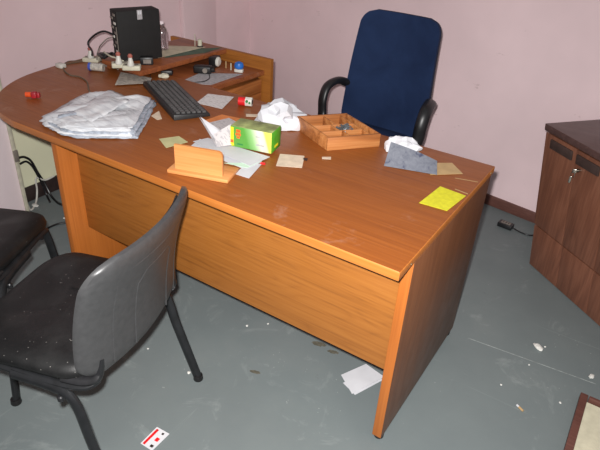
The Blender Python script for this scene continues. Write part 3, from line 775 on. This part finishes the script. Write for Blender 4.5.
# red and white roll
q0 = at(248, 106, .7505); 
rr = thing('marking_roll', 'small red and white roll near the drawers', 'roll', (q0.x, q0.y, .7505), math.radians(25))
b = NB(); cyl(b, (-.040, 0, .018), (-.010, 0, .018), .018, 20); finish('red_end', b, 'red', rr)
b = NB(); cyl(b, (-.010, 0, .019), (.018, 0, .019), .019, 8); finish('white_body', b, 'white_plastic', rr)
b = NB(); cyl(b, (-.002, -.012, .025), (-.002, -.0195, .025), .006, 10); cyl(b, (.010, -.012, .02), (.010, -.0195, .02), .005, 10); finish('green_print', b, 'lens_green', rr)
b = NB(); cyl(b, (.0178, 0, .019), (.0190, 0, .019), .010, 12); finish('core', b, 'black_plastic', rr)

# ------------------------------------------------------------------ things on the unit
paper('grey_blotter', [(178, 83), (200, 73), (243, 74), (211, 85)], .7362, 'paper_grey', 'grey paper sheet on the drawer unit under the black webcam', 'paper')
q0 = at(203, 73, .7365); wc = thing('black_webcam', 'black webcam lying on the grey paper', 'webcam', (q0.x, q0.y, .7372), math.radians(30))
b = NB(); box(b, (-.045, -.022, 0), (.045, .022, .038), .009, 3); finish('webcam_body', b, 'soft_black', wc)
b = NB(); cyl(b, (.015, -.02, .019), (.015, -.028, .019), .012, 16); finish('lens', b, 'cable_grey', wc)
b = NB(); cyl(b, (.045, 0, .019), (.058, 0, .022), .014, 16); finish('clip', b, 'soft_black', wc)
cable('webcam_cord', A((209, 74, .745), (209.5, 78, .74), (205, 81, .74), (198, 82, .74), (190, 82, .7405)), .0022, 'black_plastic', 'thin black cord curling from the webcam over the grey paper')
q0 = at(167, 72, .7505); b = NB(); box(b, (-.028, -.02, 0), (.028, .02, .024), .007, 2); solo('black_adapter', b, 'soft_black', 'black adapter in front of the raised shelf above the white plug', 'adapter', (q0.x + .03, q0.y - .03, .7505), .7)
q0 = at(165, 78, .7505); b = NB(); crumple(b, (0, 0, .010), (.02, .014, .012), 3, .3, 9, 4, .0005); box(b, (-.03, -.008, .001), (-.008, .008, .016), .004)
solo('white_connector', b, 'cream_plastic', 'small cream connector between keyboard and raised shelf', 'connector', (q0.x, q0.y, .7505), .5)
q0 = at(214, 69, .7365); b = NB(); box(b, (-.018, -.03, 0), (.018, .03, .052), .003); sp_ = thing('small_speaker', 'small black speaker with white front under the raised shelf corner', 'speaker', (q0.x - .03, q0.y + .04, .7362), math.radians(10)); finish('speaker_body', b, 'black_plastic', sp_)
b = NB(); lathe(b, [(.024, 0), (.024, .006), (.016, .012), (.004, .012)], 20); b.transform(Matrix.Translation((.018, 0, .027)) @ Matrix.Rotation(math.radians(90), 4, 'Y')); finish('speaker_front', b, 'white_plastic', sp_)
q0 = at(239, 72, .7365); bl = thing('blue_stamp', 'round blue knob on a white base by the drawer unit back panel', 'stamp', (q0.x, q0.y, .7362), math.radians(20))
b = NB(); box(b, (-.022, -.012, 0), (.022, .012, .016), .003); finish('stamp_base', b, 'white_plastic', bl)
b = NB(); lathe(b, [(.012, .015), (.022, .022), (.024, .034), (.020, .046), (.008, .052)], 20); finish('stamp_knob', b, 'blue_plastic', bl)
for i_, (u, v) in enumerate(((226, 68), (231, 70))):
    q0 = at(u, v, .7365); b = NB(); lathe(b, [(.003, 0), (.003, .032), (.001, .036)], 8); solo('short_pencil', b, ('tan', 'cream_plastic')[i_], ('tan', 'cream')[i_] + ' short pencil standing between the speaker and the blue knob', 'pencil', (q0.x, q0.y, .7362))
# raised shelf papers
paper('green_folder', [(164, 58), (176, 50), (222, 47.5), (205, 53)], .8008, 'green_dark', 'dark green folder on the raised shelf beside the computer', 'folder')
paper('cream_papers', [(158, 58), (163, 46), (206, 47.5), (184, 52)], .8030, plain('aged_cream_paper', (188, 178, 154), .7, .06), 'pale cream papers lying on the dark green folder', 'paper', lambda s, t: .003 * s)
q0 = at(200, 47.5, .8008)
cb_ = thing('candle_holder', 'small cream candle stub on a dark base on the raised shelf', 'candle', (q0.x, q0.y, .8012))
b = NB(); lathe(b, [(.018, 0), (.018, .006), (.012, .01)], 16); finish('dark_base', b, 'base_dark', cb_)
b = NB(); lathe(b, [(.011, .008), (.012, .04), (.010, .042)], 16); finish('candle', b, 'cream_plastic', cb_)
b = NB(); q1 = at(195, 46, .8008); tube(b, [(0, 0, 0), (-.002, .004, .06)], .0022, 6); solo('thin_stick', b, 'cream_plastic', 'thin cream stick standing left of the candle stub', 'stick', (q1.x, q1.y, .8012))

# ------------------------------------------------------------------ cables under the desk, left
wl = lambda u, v: (lambda d: CAM + d * ((-2.262 - CAM.x) / d.x))(FW + RT * ((u - 300) / FPX) - UP * ((v - 225) / FPX))
cable('wall_cable', [wl(18, 158), wl(24, 157), wl(31, 161), wl(38, 173), wl(44, 182), at(52, 197, .006), at(60, 204, .006), at(70, 205, .006)], .0065, 'black_plastic', 'upper thick black cable dropping from the pillar edge to floor')
cable('wall_cable', [wl(20, 164), wl(26, 161.5), wl(32, 166), wl(38, 176), wl(43, 186), at(47, 196, .006), at(50, 202, .006)], .0058, 'black_plastic', 'lower black cable beside it, dropping from the pillar edge')
cable('white_wire', [wl(54, 176), wl(45, 180), wl(36, 178), wl(37, 190), at(36, 202, .004), at(31, 210, .004), at(27, 203, .004)], .005, 'white_plastic', 'white wire hanging on the cream wall under the desk')
cable('floor_cable', A((30, 243, .006), (40, 234, .006), (50, 227, .006), (62, 223, .006), (80, 222, .006)), .005, 'black_plastic', 'black cable on the floor passing the left desk leg')
b = NB(); box(b, (-2.119, .268, .02), (-2.106, .284, 1.4), .002)
tag(finish('cable_trunking', b, 'cream_plastic'), 'narrow grey cable trunking along the pink pillar edge', 'cable trunking')
for k, (v0, v1) in enumerate(((137, 144), (172, 182))):
    z = .56 if k == 0 else .36
    b = NB(); box(b, (-2.106, .264, z - .03), (-2.098, .286, z + .03), .002); o = finish('trunking_clip', b, 'cable_grey', bpy.data.objects['cable_trunking'])

# ------------------------------------------------------------------ floor things
b = NB(); q_ = [at(468, 338, .0004), at(596, 384, .0004)]; n_ = V((q_[1].y - q_[0].y, q_[0].x - q_[1].x, 0)).normalized() * .0016
sheet(b, [q_[0] - n_, q_[1] - n_, q_[1] + n_, q_[0] + n_], .0002, 4); struct('trim_3', b, plain('pale_floor_seam', (140, 146, 144), .6, .2, 40))
paper('floor_paper', [(341, 375), (352, 394), (384, 378), (366, 364)], .003, 'paper', 'upper white paper on the floor under the desk', 'paper', lambda s, t: .006 * s * t)
paper('floor_paper', [(343, 383), (355, 395), (383, 380), (370, 368)], .001, 'paper', 'lower white paper mostly hidden under the other one on the floor', 'paper')
tk = thing('ticket_card', 'small white ticket with red stripe on the floor by the chair', 'ticket')
tq = [at(140.5, 443.5, .0008), at(152, 451, .0008), at(169.5, 434, .0008), at(157, 427, .0008)]
b = NB(); sheet(b, tq, .0008, 4); finish('card', b, 'paper', tk, 50)
def sub(q, s0, s1, t0, t1, z):
    f = lambda s, t: (q[0] * (1 - s) + q[1] * s) * (1 - t) + (q[3] * (1 - s) + q[2] * s) * t + V((0, 0, z))
    return [f(s0, t0), f(s1, t0), f(s1, t1), f(s0, t1)]
b = NB(); sheet(b, sub(tq, .10, .28, .05, .92, .001), .0003, 2); finish('red_stripe', b, 'red', tk, 50)
b = NB(); sheet(b, sub(tq, .55, .8, .42, .6, .001), .0003, 2); finish('red_mark', b, 'red', tk, 50)
b = NB(); sheet(b, sub(tq, .62, .85, .1, .22, .001), .0003, 2); sheet(b, sub(tq, .6, .75, .8, .9, .001), .0003, 2); finish('dark_mark', b, 'base_dark', tk, 50)
# grey floor socket with plug by the back wall
q0 = at(505, 227, 0)
fs = thing('floor_socket', 'black socket block with metal plate on floor near the skirting', 'socket', (q0.x, q0.y, 0), math.radians(-6))
b = NB(); box(b, (-.040, -.022, 0), (.040, .026, .026), .004); finish('socket_block', b, 'black_plastic', fs)
b = NB(); box(b, (-.026, -.014, .026), (.026, .016, .0285), .001); finish('metal_plate', b, 'cable_grey', fs)
for x in (-.015, 0, .014):
    b = NB(); box(b, (x - .002, -.008, .0285), (x + .002, .010, .0295)); finish('slot', b, 'soft_black', fs)
cable('socket_cord', [fs.location + V((.04, 0, .010))] + A((520, 232, .005), (528, 235, .005), (536, 235.5, .005), (546, 238, .005)), .004, 'black_plastic', 'black cord running from the floor socket behind the walnut cabinet')
def bit(u, v, s, mat, label, cat, rz=0, el=1.0, seed=1):
    q = at(u, v, 0); b = NB(); crumple(b, (0, 0, s * .4), (s * el, s, s * .5), 2, .3, 8, seed, .0004); return solo(cat.replace(' ', '_'), b, mat, label, cat, (q.x, q.y, .0), rz)
bit(538, 348, .014, 'crumb', 'white plaster chip on the floor left of the walnut cabinet', 'plaster chip', -.5, 1.6, 3)
bit(591.5, 377, .009, 'crumb', 'white plaster chip near the framed board', 'plaster chip', 1.3, 1.7, 5)
bit(545, 347, .004, 'crumb', 'tiny white crumb right beside the larger plaster chip', 'crumb', 0, 1, 6)
bit(66, 219, .011, 'crumb', 'white crumb on the floor under the desk near left leg', 'crumb', 0, 1.4, 7)
bit(35, 206, .013, 'crumb', 'white crumb at foot of the cream wall below the wires', 'crumb', 0, 1.6, 8)
bit(189, 373, .006, 'crumb', 'white crumb right beside the foot of the chair', 'crumb', 0, 1, 9)
bit(247, 326, .005, 'crumb', 'left one of two white crumbs in the open floor near the front panel', 'crumb', 0, 1, 10)
bit(268, 324, .004, 'crumb', 'right one of two white crumbs in the open floor near the front panel', 'crumb', 0, 1, 11)
bit(529, 365, .0035, 'crumb', 'tiny pale crumb below the larger plaster chip', 'crumb', 0, 1, 12)
bit(560, 403, .0045, 'crumb', 'pale crumb left of the framed board', 'crumb', 0, 1, 13)
bit(501, 385, .004, 'crumb', 'pale crumb on floor above the cigarette butt', 'crumb', 0, 1, 14)
bit(148, 349, .004, 'crumb', 'pale crumb between the chair back and its rear leg', 'crumb', 0, 1, 15)
q0 = at(519.5, 408.5, 0); cg = thing('cigarette_butt', 'cigarette butt with tan filter on the floor', 'cigarette butt', (q0.x, q0.y, 0), math.radians(-30))
b = NB(); cyl(b, (-.014, 0, .004), (-.004, 0, .004), .004, 10); finish('paper_end', b, 'paper', cg)
b = NB(); cyl(b, (-.004, 0, .004), (.016, 0, .004), .0042, 10); finish('filter', b, 'tan', cg)
for (u, v, s, lb) in ((319, 344, .024, 'left brown dirt stain on the floor below the front panel'), (333, 352, .018, 'right brown dirt stain on the floor below the front panel'), (255, 372, .016, 'brown dirt smear in the middle of the open floor')):
    q = at(u, v, 0); b = NB(); pts = [(s * (1 + .4 * noise.noise(V((math.cos(a) * 2, math.sin(a) * 2, u)))) * math.cos(a) * 1.3, s * .5 * (1 + .6 * noise.noise(V((math.cos(a) * 3, math.sin(a) * 3, v)))) * math.sin(a)) for a in [k * math.pi / 12 for k in range(24)]]
    prism(b, pts, 0.0002, .0006); solo('dirt_stain', b, plain('brown_dirt', (86, 82, 70), .9, .15, 90), lb, 'stain', (q.x, q.y, 0), .3)

for nm, g in (('visitor_chair', 'visitor chairs before the desk'), ('power_strip', 'socket blocks around the computer'), ('mains_plug', 'plugs in the socket blocks'), ('loose_lead', 'leads bunched at the computer foot'), ('wall_cable', 'black cables on the wall under the desk'), ('floor_paper', 'papers on the floor under the desk'), ('plaster_chip', 'plaster chips on the floor'), ('crumb', 'crumbs on the floor'), ('dirt_stain', 'dirt stains on the floor'), ('short_pencil', 'short pencils on the drawer unit')):
    for o in bpy.data.objects:
        if o.name.split('.')[0] == nm and o.parent is None: o['group'] = g
# ------------------------------------------------------------------ light
w = bpy.data.worlds.new('world'); sc.world = w; w.use_nodes = True
bg = w.node_tree.nodes['Background']; bg.inputs[0].default_value = (1.0, .98, .97, 1); bg.inputs[1].default_value = .33
ld = bpy.data.lights.new('camera_flash', 'SPOT'); lo = bpy.data.objects.new('camera_flash', ld); C.objects.link(lo)
ld.energy = 308; ld.color = (1, .98, .96); ld.spot_size = math.radians(110); ld.spot_blend = 1.0; ld.shadow_soft_size = .018
lo.location = CAM + UP * .055 - RT * .03
tgt = CAM + (FW + RT * (0 / FPX) - UP * (55 / FPX)); lo.rotation_euler = (tgt - lo.location).to_track_quat('-Z', 'Y').to_euler()

sc.view_settings.view_transform = 'Standard'; sc.view_settings.look = 'None'; sc.view_settings.gamma = 1; sc.view_settings.use_curve_mapping = False
sc.view_settings.exposure = 0
